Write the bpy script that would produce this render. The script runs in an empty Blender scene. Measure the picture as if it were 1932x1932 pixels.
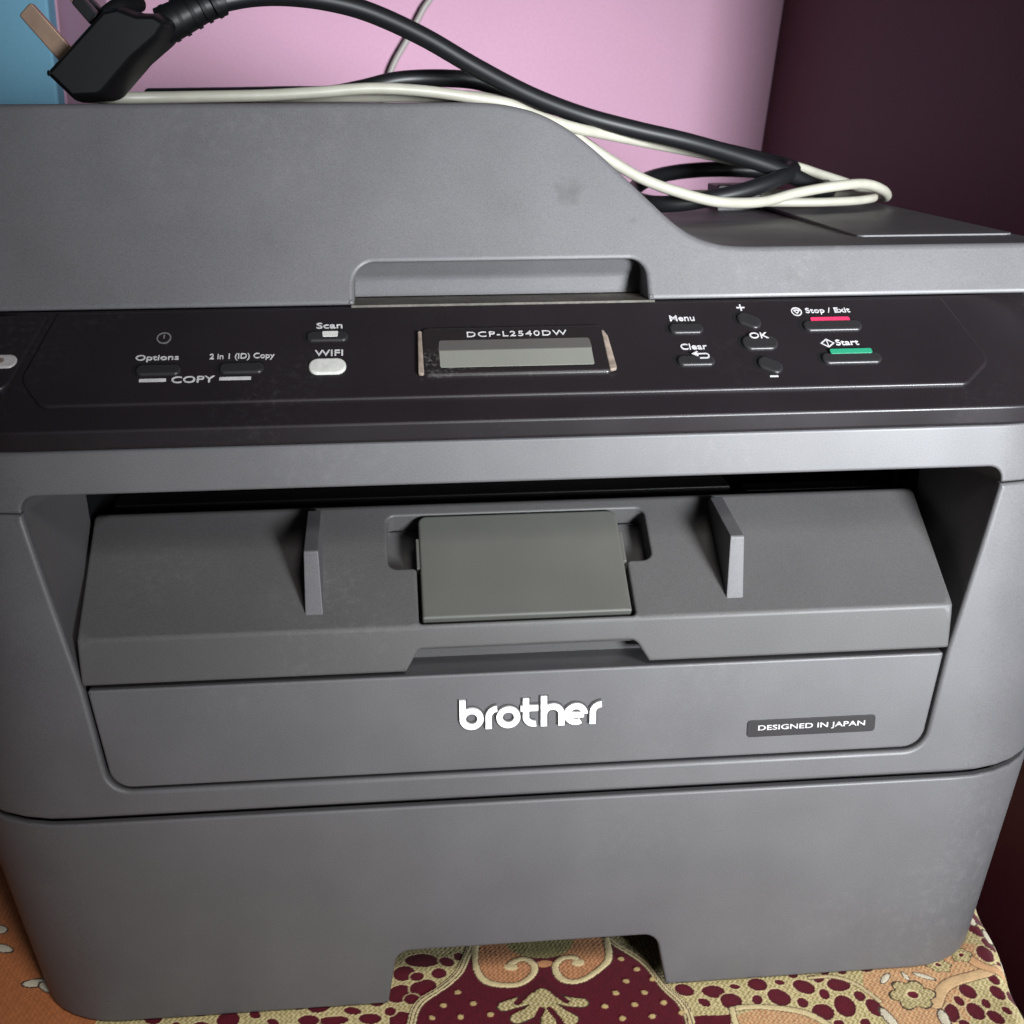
import bpy, bmesh, math, random
import numpy as np
from mathutils import Vector, Matrix
from mathutils.geometry import delaunay_2d_cdt

random.seed(7); np.random.seed(7)
scene = bpy.context.scene
COL = scene.collection
MM = 0.001
R = math.radians

# ------------------------------------------------------------------ camera
cam_d = bpy.data.cameras.new('camera')
cam = bpy.data.objects.new('camera', cam_d); COL.objects.link(cam)
cam_d.sensor_width = 36.0
cam_d.lens = 36.0 * 2400 / 1932
cam_d.clip_start = 0.01; cam_d.clip_end = 50
yaw, pit, roll = 0.0964, 0.3052, -0.0046
fw = Vector((math.sin(yaw)*math.cos(pit), math.cos(yaw)*math.cos(pit), -math.sin(pit)))
r0 = Vector((math.cos(yaw), -math.sin(yaw), 0)); u0 = r0.cross(fw)
r1 = r0*math.cos(roll) + u0*math.sin(roll); u1 = r1.cross(fw)
M = Matrix.Identity(4)
for i in range(3):
    M[i][0] = r1[i]; M[i][1] = u1[i]; M[i][2] = -fw[i]
M[0][3], M[1][3], M[2][3] = -0.0444, -0.4014, 0.3188
cam.matrix_world = M
cam_d.dof.use_dof = True; cam_d.dof.focus_distance = 0.455; cam_d.dof.aperture_fstop = 26
scene.camera = cam

# ------------------------------------------------------------------ light
world = bpy.data.worlds.new('World'); scene.world = world; world.use_nodes = True
bg = world.node_tree.nodes['Background']
bg.inputs[0].default_value = (0.88, 0.88, 0.96, 1); bg.inputs[1].default_value = 0.036

def area(name, loc, target, sx, sy, power, color, spread=180):
    l = bpy.data.lights.new(name, 'AREA'); l.shape = 'RECTANGLE'
    l.size = sx; l.size_y = sy; l.energy = power; l.color = color; l.spread = R(spread)
    o = bpy.data.objects.new(name, l); COL.objects.link(o); o.location = loc
    o.rotation_euler = (Vector(target) - Vector(loc)).to_track_quat('-Z', 'Y').to_euler()
    return o
area('window_light', (0.60, -1.25, 0.33), (0.165, 0.0, 0.285), 0.32, 0.42, 2.38, (0.92, 0.97, 1.0), 26)
area('room_light', (0.26, -0.9, 1.0), (0.07, -0.15, 0.0), 0.3, 0.3, 0.62, (1.0, 0.96, 0.92), 42)

vs = scene.view_settings
vs.view_transform = 'Standard'; vs.look = 'None'; vs.exposure = 0; vs.gamma = 1; vs.use_curve_mapping = False

# ------------------------------------------------------------------ materials
def mat(name, color, rough=0.5, spec=0.5, metal=0.0, grain=0.0, gscale=1500, mottle=0.0, mscale=25, dust=0.0, dscale=60,
        dustcol=(0.55, 0.53, 0.5), coat=0.0, smear=0.0, trans=0.0, bumpdist=0.00005):
    m = bpy.data.materials.new(name); m.use_nodes = True
    nt = m.node_tree; b = nt.nodes['Principled BSDF']
    b.inputs['Roughness'].default_value = rough
    b.inputs['Specular IOR Level'].default_value = spec
    b.inputs['Metallic'].default_value = metal
    b.inputs['Coat Weight'].default_value = coat
    b.inputs['Transmission Weight'].default_value = trans
    N = nt.nodes.new; L = nt.links.new
    tc = N('ShaderNodeTexCoord')
    rgb = N('ShaderNodeRGB'); rgb.outputs[0].default_value = (*color, 1); out = rgb.outputs[0]
    def noise(scale, detail=3, rough_=0.55):
        n = N('ShaderNodeTexNoise'); n.inputs['Scale'].default_value = scale; n.inputs['Detail'].default_value = detail
        n.inputs['Roughness'].default_value = rough_
        L(tc.outputs['Object'], n.inputs['Vector']); return n
    def ramp(src, a, b_):
        r = N('ShaderNodeMapRange'); r.inputs['From Min'].default_value = a; r.inputs['From Max'].default_value = b_
        L(src, r.inputs['Value']); return r.outputs[0]
    if mottle > 0:
        n = noise(mscale, 4); v = N('ShaderNodeHueSaturation')
        mr = N('ShaderNodeMapRange'); mr.inputs['From Min'].default_value = 0.3; mr.inputs['From Max'].default_value = 0.7
        mr.inputs['To Min'].default_value = 1 - mottle; mr.inputs['To Max'].default_value = 1 + mottle
        L(n.outputs['Fac'], mr.inputs['Value']); L(mr.outputs[0], v.inputs['Value']); L(out, v.inputs['Color']); out = v.outputs[0]
    if grain > 0:
        n = noise(gscale, 2); v = N('ShaderNodeHueSaturation')
        mr = N('ShaderNodeMapRange'); mr.inputs['From Min'].default_value = 0.25; mr.inputs['From Max'].default_value = 0.75
        mr.inputs['To Min'].default_value = 1 - grain; mr.inputs['To Max'].default_value = 1 + grain
        L(n.outputs['Fac'], mr.inputs['Value']); L(mr.outputs[0], v.inputs['Value']); L(out, v.inputs['Color']); out = v.outputs[0]
        bp = N('ShaderNodeBump'); bp.inputs['Strength'].default_value = 0.35; bp.inputs['Distance'].default_value = bumpdist
        L(n.outputs['Fac'], bp.inputs['Height']); L(bp.outputs[0], b.inputs['Normal'])
    if dust > 0:
        big = ramp(noise(dscale*0.25, 2).outputs['Fac'], 0.52, 0.68)
        sm = ramp(noise(dscale*6, 4, 0.7).outputs['Fac'], 0.5, 0.75)
        mu = N('ShaderNodeMath'); mu.operation = 'MULTIPLY'; L(big, mu.inputs[0]); L(sm, mu.inputs[1])
        vo = N('ShaderNodeTexVoronoi'); vo.inputs['Scale'].default_value = dscale*2.2; L(tc.outputs['Object'], vo.inputs['Vector'])
        sp = ramp(vo.outputs['Distance'], 0.055, 0.02)
        ma = N('ShaderNodeMath'); ma.operation = 'MULTIPLY_ADD'; ma.inputs[1].default_value = 0.35
        sp2 = N('ShaderNodeMath'); sp2.operation = 'MULTIPLY'; L(sp, sp2.inputs[0]); L(ramp(noise(dscale*.8, 1).outputs['Fac'], .5, .6), sp2.inputs[1])
        L(sp2.outputs[0], ma.inputs[0]); L(mu.outputs[0], ma.inputs[2])
        m2 = N('ShaderNodeMath'); m2.operation = 'MULTIPLY'; m2.use_clamp = True; m2.inputs[1].default_value = dust; L(ma.outputs[0], m2.inputs[0])
        mx = N('ShaderNodeMix'); mx.data_type = 'RGBA'
        L(m2.outputs[0], mx.inputs['Factor']); L(out, mx.inputs['A']); mx.inputs['B'].default_value = (*dustcol, 1); out = mx.outputs['Result']
    if smear > 0:
        n = noise(14, 3); mr = N('ShaderNodeMapRange')
        mr.inputs['From Min'].default_value = 0.35; mr.inputs['From Max'].default_value = 0.65
        mr.inputs['To Min'].default_value = rough - smear; mr.inputs['To Max'].default_value = rough + smear
        L(n.outputs['Fac'], mr.inputs['Value']); L(mr.outputs[0], b.inputs['Roughness'])
    L(out, b.inputs['Base Color'])
    return m

GREY = (0.106, 0.102, 0.108)
m_grey = mat('grey_plastic', GREY, 0.48, 0.5, grain=0.19, gscale=2100, mottle=0.08, mscale=30, dust=0.06, dscale=40, smear=0.05)
m_shelf = mat('grey_shelf_plastic', (0.084, 0.080, 0.081), 0.5, 0.4, grain=0.19, gscale=2100, mottle=0.07, mscale=22, dust=0.12, dscale=45, dustcol=(.5, .46, .38), smear=0.06)
m_flap = mat('olive_grey_plastic', (0.094, 0.093, 0.084), 0.5, 0.45, grain=0.08, gscale=3800, mottle=0.07, mscale=30, dust=0.16, dscale=50, dustcol=(.5, .48, .4))
m_black = mat('black_panel_plastic', (0.0140, 0.0108, 0.0128), 0.38, 0.40, grain=0.12, gscale=2300, mottle=0.1, mscale=30, dust=0.03, dscale=70, smear=0.05, bumpdist=0.00002)
m_key = mat('black_key_plastic', (0.020, 0.0185, 0.020), 0.36, 0.45, grain=0.1, gscale=1500)
m_dark = mat('dark_shade_plastic', (0.008, 0.008, 0.009), 0.6, 0.2, mottle=0.1)  # near-black puts the unlit depth of bay and gaps into the colour
m_liner = mat('bay_side_plastic', (0.105, 0.098, 0.102), 0.5, 0.4, grain=0.08, mottle=0.06)
m_white = mat('white_print', (0.50, 0.48, 0.49), 0.5, 0.4, mottle=0.15, mscale=400)
m_logo = mat('white_logo', (0.93, 0.93, 0.93), 0.35, 0.5)
m_logoback = mat('logo_backing', (0.055, 0.052, 0.054), 0.4, 0.4)
m_label = mat('dark_label', (0.026, 0.023, 0.025), 0.5, 0.25, mottle=0.06, mscale=60)
m_red = mat('red_print', (0.62, 0.03, 0.10), 0.45)
m_green = mat('green_print', (0.02, 0.24, 0.13), 0.45)
m_led = mat('clear_key', (0.56, 0.55, 0.52), 0.18, 0.6, mottle=0.12, mscale=300)
m_bezel = mat('display_bezel', (0.015, 0.012, 0.013), 0.30, 0.45, smear=0.06, dust=0.3, dscale=120)
m_bezel_side = mat('bezel_glint', (0.23, 0.18, 0.15), 0.5, 0.4, mottle=0.45, mscale=160)
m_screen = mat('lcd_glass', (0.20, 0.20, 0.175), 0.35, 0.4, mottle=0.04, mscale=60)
m_screen_shadow = mat('lcd_shadow', (0.085, 0.078, 0.075), 0.3, 0.4, mottle=0.05, mscale=60)
m_dustledge = mat('dusty_ledge', (0.11, 0.10, 0.088), 0.7, 0.2, grain=0.2, gscale=700, mottle=0.25, mscale=70, dust=0.7, dscale=70, dustcol=(.42, .38, .31))
m_cord = mat('black_cord', (0.006, 0.006, 0.007), 0.42, 0.35, mottle=0.1, mscale=200)
m_plug = mat('black_plug', (0.005, 0.005, 0.0055), 0.45, 0.3, mottle=0.15, mscale=120)
m_brass = mat('brass_pin', (0.40, 0.27, 0.20), 0.42, 0.5, metal=0.75, mottle=0.12, mscale=150)
m_cream = mat('cream_cable', (0.33, 0.315, 0.265), 0.42, 0.45, mottle=0.08, mscale=120)
m_wire = mat('grey_wire', (0.20, 0.18, 0.17), 0.5)
m_pink = mat("pink_paint", (0.345, 0.196, 0.268), 0.75, 0.2, grain=0.05, gscale=500, mottle=0.03, mscale=9)
m_blue = mat("blue_paint", (0.105, 0.24, 0.33), 0.65, 0.2, grain=0.05, gscale=500, mottle=0.05, mscale=9)
m_maroon = mat('maroon_board', (0.088, 0.017, 0.030), 0.45, 0.35, mottle=0.12, mscale=14, grain=0.06, gscale=600)
m_table = mat('table_wood', (0.05, 0.03, 0.02), 0.6, mottle=0.2)

m_lid = mat('grey_cover_plastic', GREY, 0.48, 0.5, grain=0.19, gscale=2100, mottle=0.08, mscale=30, dust=0.06, dscale=40, smear=0.05)
def add_stain(m, spots):
    # dark finger marks at fixed places on the cover
    nt = m.node_tree; b = nt.nodes['Principled BSDF']; src = b.inputs['Base Color'].links[0].from_socket
    tc = nt.nodes.new('ShaderNodeTexCoord'); nz = nt.nodes.new('ShaderNodeTexNoise'); nz.inputs['Scale'].default_value = 260; nz.inputs['Detail'].default_value = 3
    nt.links.new(tc.outputs['Object'], nz.inputs['Vector'])
    for p, rad, k in spots:
        d = nt.nodes.new('ShaderNodeVectorMath'); d.operation = 'DISTANCE'; d.inputs[1].default_value = p
        nt.links.new(tc.outputs['Object'], d.inputs[0])
        ad = nt.nodes.new('ShaderNodeMath'); ad.operation = 'MULTIPLY_ADD'; ad.inputs[1].default_value = rad*1.6
        nt.links.new(nz.outputs['Fac'], ad.inputs[0]); nt.links.new(d.outputs['Value'], ad.inputs[2])
        mr = nt.nodes.new('ShaderNodeMapRange'); mr.inputs['From Min'].default_value = rad*1.75; mr.inputs['From Max'].default_value = rad*1.0
        mr.inputs['To Max'].default_value = k; nt.links.new(ad.outputs[0], mr.inputs['Value'])
        mx = nt.nodes.new('ShaderNodeMix'); mx.data_type = 'RGBA'; nt.links.new(mr.outputs[0], mx.inputs['Factor']); nt.links.new(src, mx.inputs['A'])
        mx.inputs['B'].default_value = (.05, .048, .05, 1); src = mx.outputs['Result']
    nt.links.new(src, b.inputs['Base Color'])
add_stain(m_lid, [((.0215, .0615, .2915), .006, .5), ((.044, .0595, .2815), .003, .45), ((-.085, .055, .277), .004, .15), ((.10, .049, .262), .004, .15)])

# ------------------------------------------------------------------ helpers
def setprops(o, label=None, category=None, kind=None, group=None):
    if label: o['label'] = label
    if category: o['category'] = category
    if kind: o['kind'] = kind
    if group: o['group'] = group
    return o

def empty(name, loc, label, category):
    o = bpy.data.objects.new(name, None); COL.objects.link(o); o.location = loc
    o.empty_display_size = 0.05
    return setprops(o, label, category)

def finish(name, verts, faces, material, parent=None, sharp=38, wn=True, merge=1e-6):
    me = bpy.data.meshes.new(name)
    bm = bmesh.new()
    vv = [bm.verts.new(v) for v in verts]
    for f in faces:
        if len(set(f)) < 3: continue
        try: bm.faces.new([vv[i] for i in f])
        except ValueError: pass
    if merge: bmesh.ops.remove_doubles(bm, verts=bm.verts, dist=merge)
    bm.to_mesh(me); bm.free()
    me.polygons.foreach_set('use_smooth', [True]*len(me.polygons))
    me.set_sharp_from_angle(angle=R(sharp))
    me.materials.append(material)
    o = bpy.data.objects.new(name, me); COL.objects.link(o)
    if parent:
        o.parent = parent
    if wn:
        md = o.modifiers.new('wn', 'WEIGHTED_NORMAL'); md.keep_sharp = True; md.mode = 'FACE_AREA'
    return o

def rpoly(pts, n=6, closed=True):
    out = []; N = len(pts)
    for i, p in enumerate(pts):
        x, y = p[0], p[1]; r = p[2] if len(p) > 2 else 0
        if r <= 0 or (not closed and i in (0, N-1)):
            out.append((x, y)); continue
        a = np.array(pts[i-1][:2], float); c = np.array(pts[(i+1) % N][:2], float); b = np.array((x, y), float)
        d1 = (a-b)/np.linalg.norm(a-b); d2 = (c-b)/np.linalg.norm(c-b)
        cosA = float(np.clip(d1@d2, -1, 1)); ang = math.acos(cosA)
        t = r/math.tan(ang/2)
        ra = pts[i-1][2] if len(pts[i-1]) > 2 else 0; rc = pts[(i+1) % N][2] if len(pts[(i+1) % N]) > 2 else 0
        t = min(t, np.linalg.norm(a-b)*(.49 if ra > 1 else .85), np.linalg.norm(c-b)*(.49 if rc > 1 else .85)); rr = t*math.tan(ang/2)
        bis = (d1+d2)/np.linalg.norm(d1+d2); cen = b + bis*(rr/math.sin(ang/2))
        p1 = b+d1*t-cen; p2 = b+d2*t-cen
        a1 = math.atan2(p1[1], p1[0]); a2 = math.atan2(p2[1], p2[0])
        da = (a2-a1+math.pi) % (2*math.pi)-math.pi
        for k in range(n+1):
            q = a1+da*k/n; out.append((cen[0]+rr*math.cos(q), cen[1]+rr*math.sin(q)))
    return out

def area2(loop):
    s = 0
    for i in range(len(loop)):
        x1, y1 = loop[i-1]; x2, y2 = loop[i]; s += x1*y2-x2*y1
    return s/2
def ccw(loop):
    return loop if area2(loop) > 0 else loop[::-1]
def resample(loop, ml):
    out = []
    for i in range(len(loop)):
        a = loop[i]; b = loop[(i+1) % len(loop)]; d = math.dist(a, b); n = max(1, int(math.ceil(d/ml)))
        for k in range(n): out.append((a[0]+(b[0]-a[0])*k/n, a[1]+(b[1]-a[1])*k/n))
    return out
def dedupe(loop):
    out = []
    for p in loop:
        if not out or math.dist(p, out[-1]) > 1e-5: out.append(p)
    if math.dist(out[0], out[-1]) < 1e-5: out.pop()
    return out
def offs(loop, d):
    if abs(d) < 1e-9: return list(loop)
    P = np.array(loop, float); n = len(P)
    e = np.roll(P, -1, 0)-P; e /= np.linalg.norm(e, axis=1)[:, None]+1e-12
    nrm = np.stack([-e[:, 1], e[:, 0]], 1)
    pn = np.roll(nrm, 1, 0); b = nrm+pn; l = np.linalg.norm(b, axis=1)[:, None]; b = b/(l+1e-12)
    c = np.clip((b*nrm).sum(1), 0.35, 1)[:, None]
    return [tuple(q) for q in P+b*d/c]
def inside(px, py, loop):
    P = np.array(loop); x1, y1 = P[:, 0], P[:, 1]; x2, y2 = np.roll(x1, -1), np.roll(y1, -1)
    px = np.atleast_1d(px)[:, None]; py = np.atleast_1d(py)[:, None]
    with np.errstate(divide='ignore', invalid='ignore'):
        c = ((y1 > py) != (y2 > py)) & (px < (x2-x1)*(py-y1)/(y2-y1)+x1)
    return c.sum(1) % 2 == 1

def cap(loops, extra, step=None):
    vs_, ed = [], []
    for lp in loops:
        o = len(vs_); vs_ += [Vector(p) for p in lp]; ed += [(o+i, o+(i+1) % len(lp)) for i in range(len(lp))]
    base = len(vs_); vs_ += [Vector(p) for p in extra]
    if step:
        rows = {}
        for i, p in enumerate(extra): rows.setdefault(round(p[1], 4), []).append((p[0], base+i))
        for rw in rows.values():
            rw.sort()
            for (xa, ia), (xb, ib) in zip(rw[:-1], rw[1:]):
                if xb-xa < step: ed.append((ia, ib))
    v, e, f, *_ = delaunay_2d_cdt(vs_, ed, [], 0, 1e-6)
    P = np.array([(q.x, q.y) for q in v]); T = [list(t) for t in f if len(t) == 3]
    cen = np.array([P[t].mean(0) for t in T])
    ok = inside(cen[:, 0], cen[:, 1], loops[0])
    for h in loops[1:]: ok &= ~inside(cen[:, 0], cen[:, 1], h)
    T2 = []
    for t, k in zip(T, ok):
        if not k: continue
        a, b, c = P[t]; s = (b[0]-a[0])*(c[1]-a[1])-(b[1]-a[1])*(c[0]-a[0])
        T2.append(t if s > 0 else t[::-1])
    return P, T2

def skin(name, outer, holes, thick, bev, fmap, material, parent=None, ml=None, us=None, vsl=None, rings=None, back=True, step=None, nb=4, sharp=38, smooth_front=False):
    """A plate with rounded edges: outline (u,v), thickness along w, bent into place by fmap(u,v,w) in millimetres."""
    loops = [(dedupe(ccw(outer)), 1)]+[(dedupe(ccw(h)), -1) for h in (holes or [])]
    if ml: loops = [(resample(l, ml), s) for l, s in loops]
    if rings is None:
        rings = [(bev*(1-math.sin(t)), -bev*(1-math.cos(t))) for t in np.linspace(0, math.pi/2, nb+1)]
        if bev <= 0: rings = [(0, 0)]
        if bev > 0: rings = [(bev+min(.3, bev*.4), 0)]+rings
        rings = rings+[(0, -thick)]
    verts, faces = [], []
    def put(u, v, w):
        p = fmap(u, v, w); verts.append((p[0]*MM, p[1]*MM, p[2]*MM)); return len(verts)-1
    for lp, s in loops:
        prev = None
        for (d, w) in rings:
            idx = [put(x, y, w) for x, y in offs(lp, s*d)]
            if prev:
                n = len(idx)
                for i in range(n):
                    j = (i+1) % n
                    q = [prev[i], idx[i], idx[j], prev[j]]
                    faces.append(q if s > 0 else q[::-1])
            prev = idx
    def docap(k, flip):
        d, w = rings[k]
        L = [offs(lp, s*d) for lp, s in loops]
        ex = []
        if us is not None:
            vv = vsl if vsl is not None else np.arange(min(p[1] for p in L[0])+3, max(p[1] for p in L[0])-2, 12)
            G = [(a, b) for a in us for b in vv]
            if G:
                ga = np.array(G); okk = inside(ga[:, 0], ga[:, 1], offs(L[0], 1.0))
                for h in L[1:]: okk &= ~inside(ga[:, 0], ga[:, 1], offs(h, -1.0))
                ex = [g for g, k_ in zip(G, okk) if k_]
        P, T = cap(L, ex, step)
        ids = [put(x, y, w) for x, y in P]
        for t in T:
            q = [ids[i] for i in t]; faces.append(q[::-1] if flip else q)
    docap(0, False)
    if back: docap(len(rings)-1, True)
    return finish(name, verts, faces, material, parent, sharp, merge=None)

def fmap_front(Y0=0.0):
    return lambda u, v, w: (u, Y0-w, v)

def lerp_profile(pts):
    P = np.array(pts, float); d = np.linalg.norm(np.diff(P, axis=0), axis=1); s = np.concatenate([[0], np.cumsum(d)])
    e = np.diff(P, axis=0)/d[:, None]
    n = np.stack([-e[:, 1], e[:, 0]], 1)           # (nY,nz) with outward = (-dz, dY)
    vn = np.concatenate([[n[0]], (n[1:]+n[:-1]), [n[-1]]]); vn /= np.linalg.norm(vn, axis=1)[:, None]
    def f(v):
        return (float(np.interp(v, s, P[:, 0])), float(np.interp(v, s, P[:, 1])), float(np.interp(v, s, vn[:, 0])), float(np.interp(v, s, vn[:, 1])))
    return f, s

def box(name, x0, x1, y0, y1, z0, z1, material, parent=None, bev=0.6):
    return skin(name, rpoly([(x0, z0, bev), (x1, z0, bev), (x1, z1, bev), (x0, z1, bev)], 2), None, y1-y0, bev, fmap_front(y0), material, parent)

def tube(name, pts, radii, material, parent=None, seg=14, sub=8):
    P = np.array(pts, float); n = len(P)
    rad = np.full(n, radii) if np.isscalar(radii) else np.array(radii, float)
    # centripetal-ish catmull rom
    Q, RR = [], []
    for i in range(n-1):
        p0 = P[max(i-1, 0)]; p1 = P[i]; p2 = P[i+1]; p3 = P[min(i+2, n-1)]
        for k in range(sub):
            t = k/sub
            Q.append(0.5*((2*p1)+(-p0+p2)*t+(2*p0-5*p1+4*p2-p3)*t*t+(-p0+3*p1-3*p2+p3)*t**3)); RR.append(rad[i]*(1-t)+rad[i+1]*t)
    Q.append(P[-1]); RR.append(rad[-1]); Q = np.array(Q)
    T = np.gradient(Q, axis=0); T /= np.linalg.norm(T, axis=1)[:, None]
    up = np.array([0, 0, 1.0]) if abs(T[0][2]) < .9 else np.array([1.0, 0, 0])
    N_ = np.cross(T[0], up); N_ /= np.linalg.norm(N_)
    verts, faces = [], []
    for i in range(len(Q)):
        N_ = N_-T[i]*(N_@T[i]); N_ /= np.linalg.norm(N_); B = np.cross(T[i], N_)
        for k in range(seg):
            a = 2*math.pi*k/seg
            verts.append(tuple((Q[i]+(N_*math.cos(a)+B*math.sin(a))*RR[i])*MM))
        if i:
            o = i*seg
            for k in range(seg):
                faces.append([o-seg+k, o-seg+(k+1) % seg, o+(k+1) % seg, o+k])
    faces.append(list(range(seg))[::-1]); o = (len(Q)-1)*seg; faces.append([o+k for k in range(seg)])
    return finish(name, verts, faces, material, parent, 50, wn=False)

def text(name, s, cx, cy, w, h, fmap, material, parent, thick=0.12, bold=0.0, w0=0.0, spacing=1.0):
    cu = bpy.data.curves.new('t', 'FONT'); cu.body = s; cu.size = 10; cu.fill_mode = 'FRONT'; cu.offset = bold; cu.space_character = spacing
    cu.resolution_u = 4
    ob = bpy.data.objects.new('t', cu); COL.objects.link(ob)
    dg = bpy.context.evaluated_depsgraph_get(); dg.update()
    me = bpy.data.meshes.new_from_object(ob.evaluated_get(dg))
    V = np.array([v.co[:2] for v in me.vertices]); F = [list(p.vertices) for p in me.polygons]
    bpy.data.objects.remove(ob); bpy.data.meshes.remove(me); bpy.data.curves.remove(cu)
    lo, hi = V.min(0), V.max(0)
    sc = np.array([w, h])/(hi-lo); V = (V-(lo+hi)/2)*sc+np.array([cx, cy])
    n = len(V); verts = []
    for lev in (thick+w0, w0-0.1):
        for p in V:
            q = fmap(p[0], p[1], lev); verts.append((q[0]*MM, q[1]*MM, q[2]*MM))
    faces = []; cnt = {}
    for f in F:
        a = V[f]; ar = sum(a[i-1][0]*a[i][1]-a[i][0]*a[i-1][1] for i in range(len(f)))
        if ar < 0: f = f[::-1]
        faces.append(f)
        for i in range(len(f)): cnt[(f[i-1], f[i])] = 1
    for (a, b) in list(cnt):
        if (b, a) not in cnt: faces.append([a, a+n, b+n, b][::-1] if False else [b, a, a+n, b+n])
    return finish(name, verts, faces, material, parent, 30, wn=False, merge=None)

# ------------------------------------------------------------------ setting
def simple_quad(name, pts, material, kind=None):
    return setprops(finish(name, [tuple(np.array(p)*MM) for p in pts], [list(range(len(pts)))], material, None, wn=False), kind=kind)

# back wall of the room: main face, a face turning back at its left end, then the recessed part
wv = [(-222, 520, -700), (900, 520, -700), (900, 520, 1500), (-222, 520, 1500), (-262, 556, -700), (-262, 556, 1500), (-900, 556, -700), (-900, 556, 1500)]
wall = finish('wall', [tuple(np.array(p)*MM) for p in wv], [[0, 1, 2, 3], [4, 0, 3, 5], [6, 4, 5, 7]], m_pink, None, wn=False, sharp=5)
setprops(wall, kind='structure')
floor = simple_quad('floor', [(-1500, -900, -650), (1500, -900, -650), (1500, 800, -650), (-1500, 800, -650)], m_table, 'structure')

# blue board left of the pink wall's edge
blue = box('blue_board', -900, -261.5, 528, 548, -640, 1500, m_blue, None, 2)
setprops(blue, 'blue painted board against the pink wall at the far left', 'board')

# dark maroon board standing right of the printer
def mboard(u, v, w):        # u along depth, v height, w thickness (towards -X)
    Y = 520-u
    return (224+0.20*u+0.105*(v-287)-w, Y-0.2*w, v)
mb = skin('maroon_board', rpoly([(0, -640, 1), (415, -640, 1), (415, 1300, 1), (0, 1300, 1)], 2), None, 18, 1.2, mboard, m_maroon)
# orientation of this mapping is mirrored, so turn the faces
bmx = bmesh.new(); bmx.from_mesh(mb.data); bmesh.ops.recalc_face_normals(bmx, faces=bmx.faces); bmx.to_mesh(mb.data); bmx.free()
setprops(mb, 'tall dark maroon wooden board standing to the right of the printer', 'board')

# table under the cloth
tb = empty('table', (0, 0, -0.02), 'wooden table under the patterned cloth, mostly hidden', 'table')
def tpart(name, *a):
    o = box(name, *a, m_table); o.parent = tb; o.matrix_parent_inverse = Matrix.Translation((0, 0, 0.02)); return o
tpart('table_top', -700, 183, -150, 480, -32, -4)
for (x, y) in ((-670, -120), (140, -120), (-670, 440), (140, 440)):
    tpart('leg', x, x+35, y, y+35, -645, -32.5)

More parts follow.
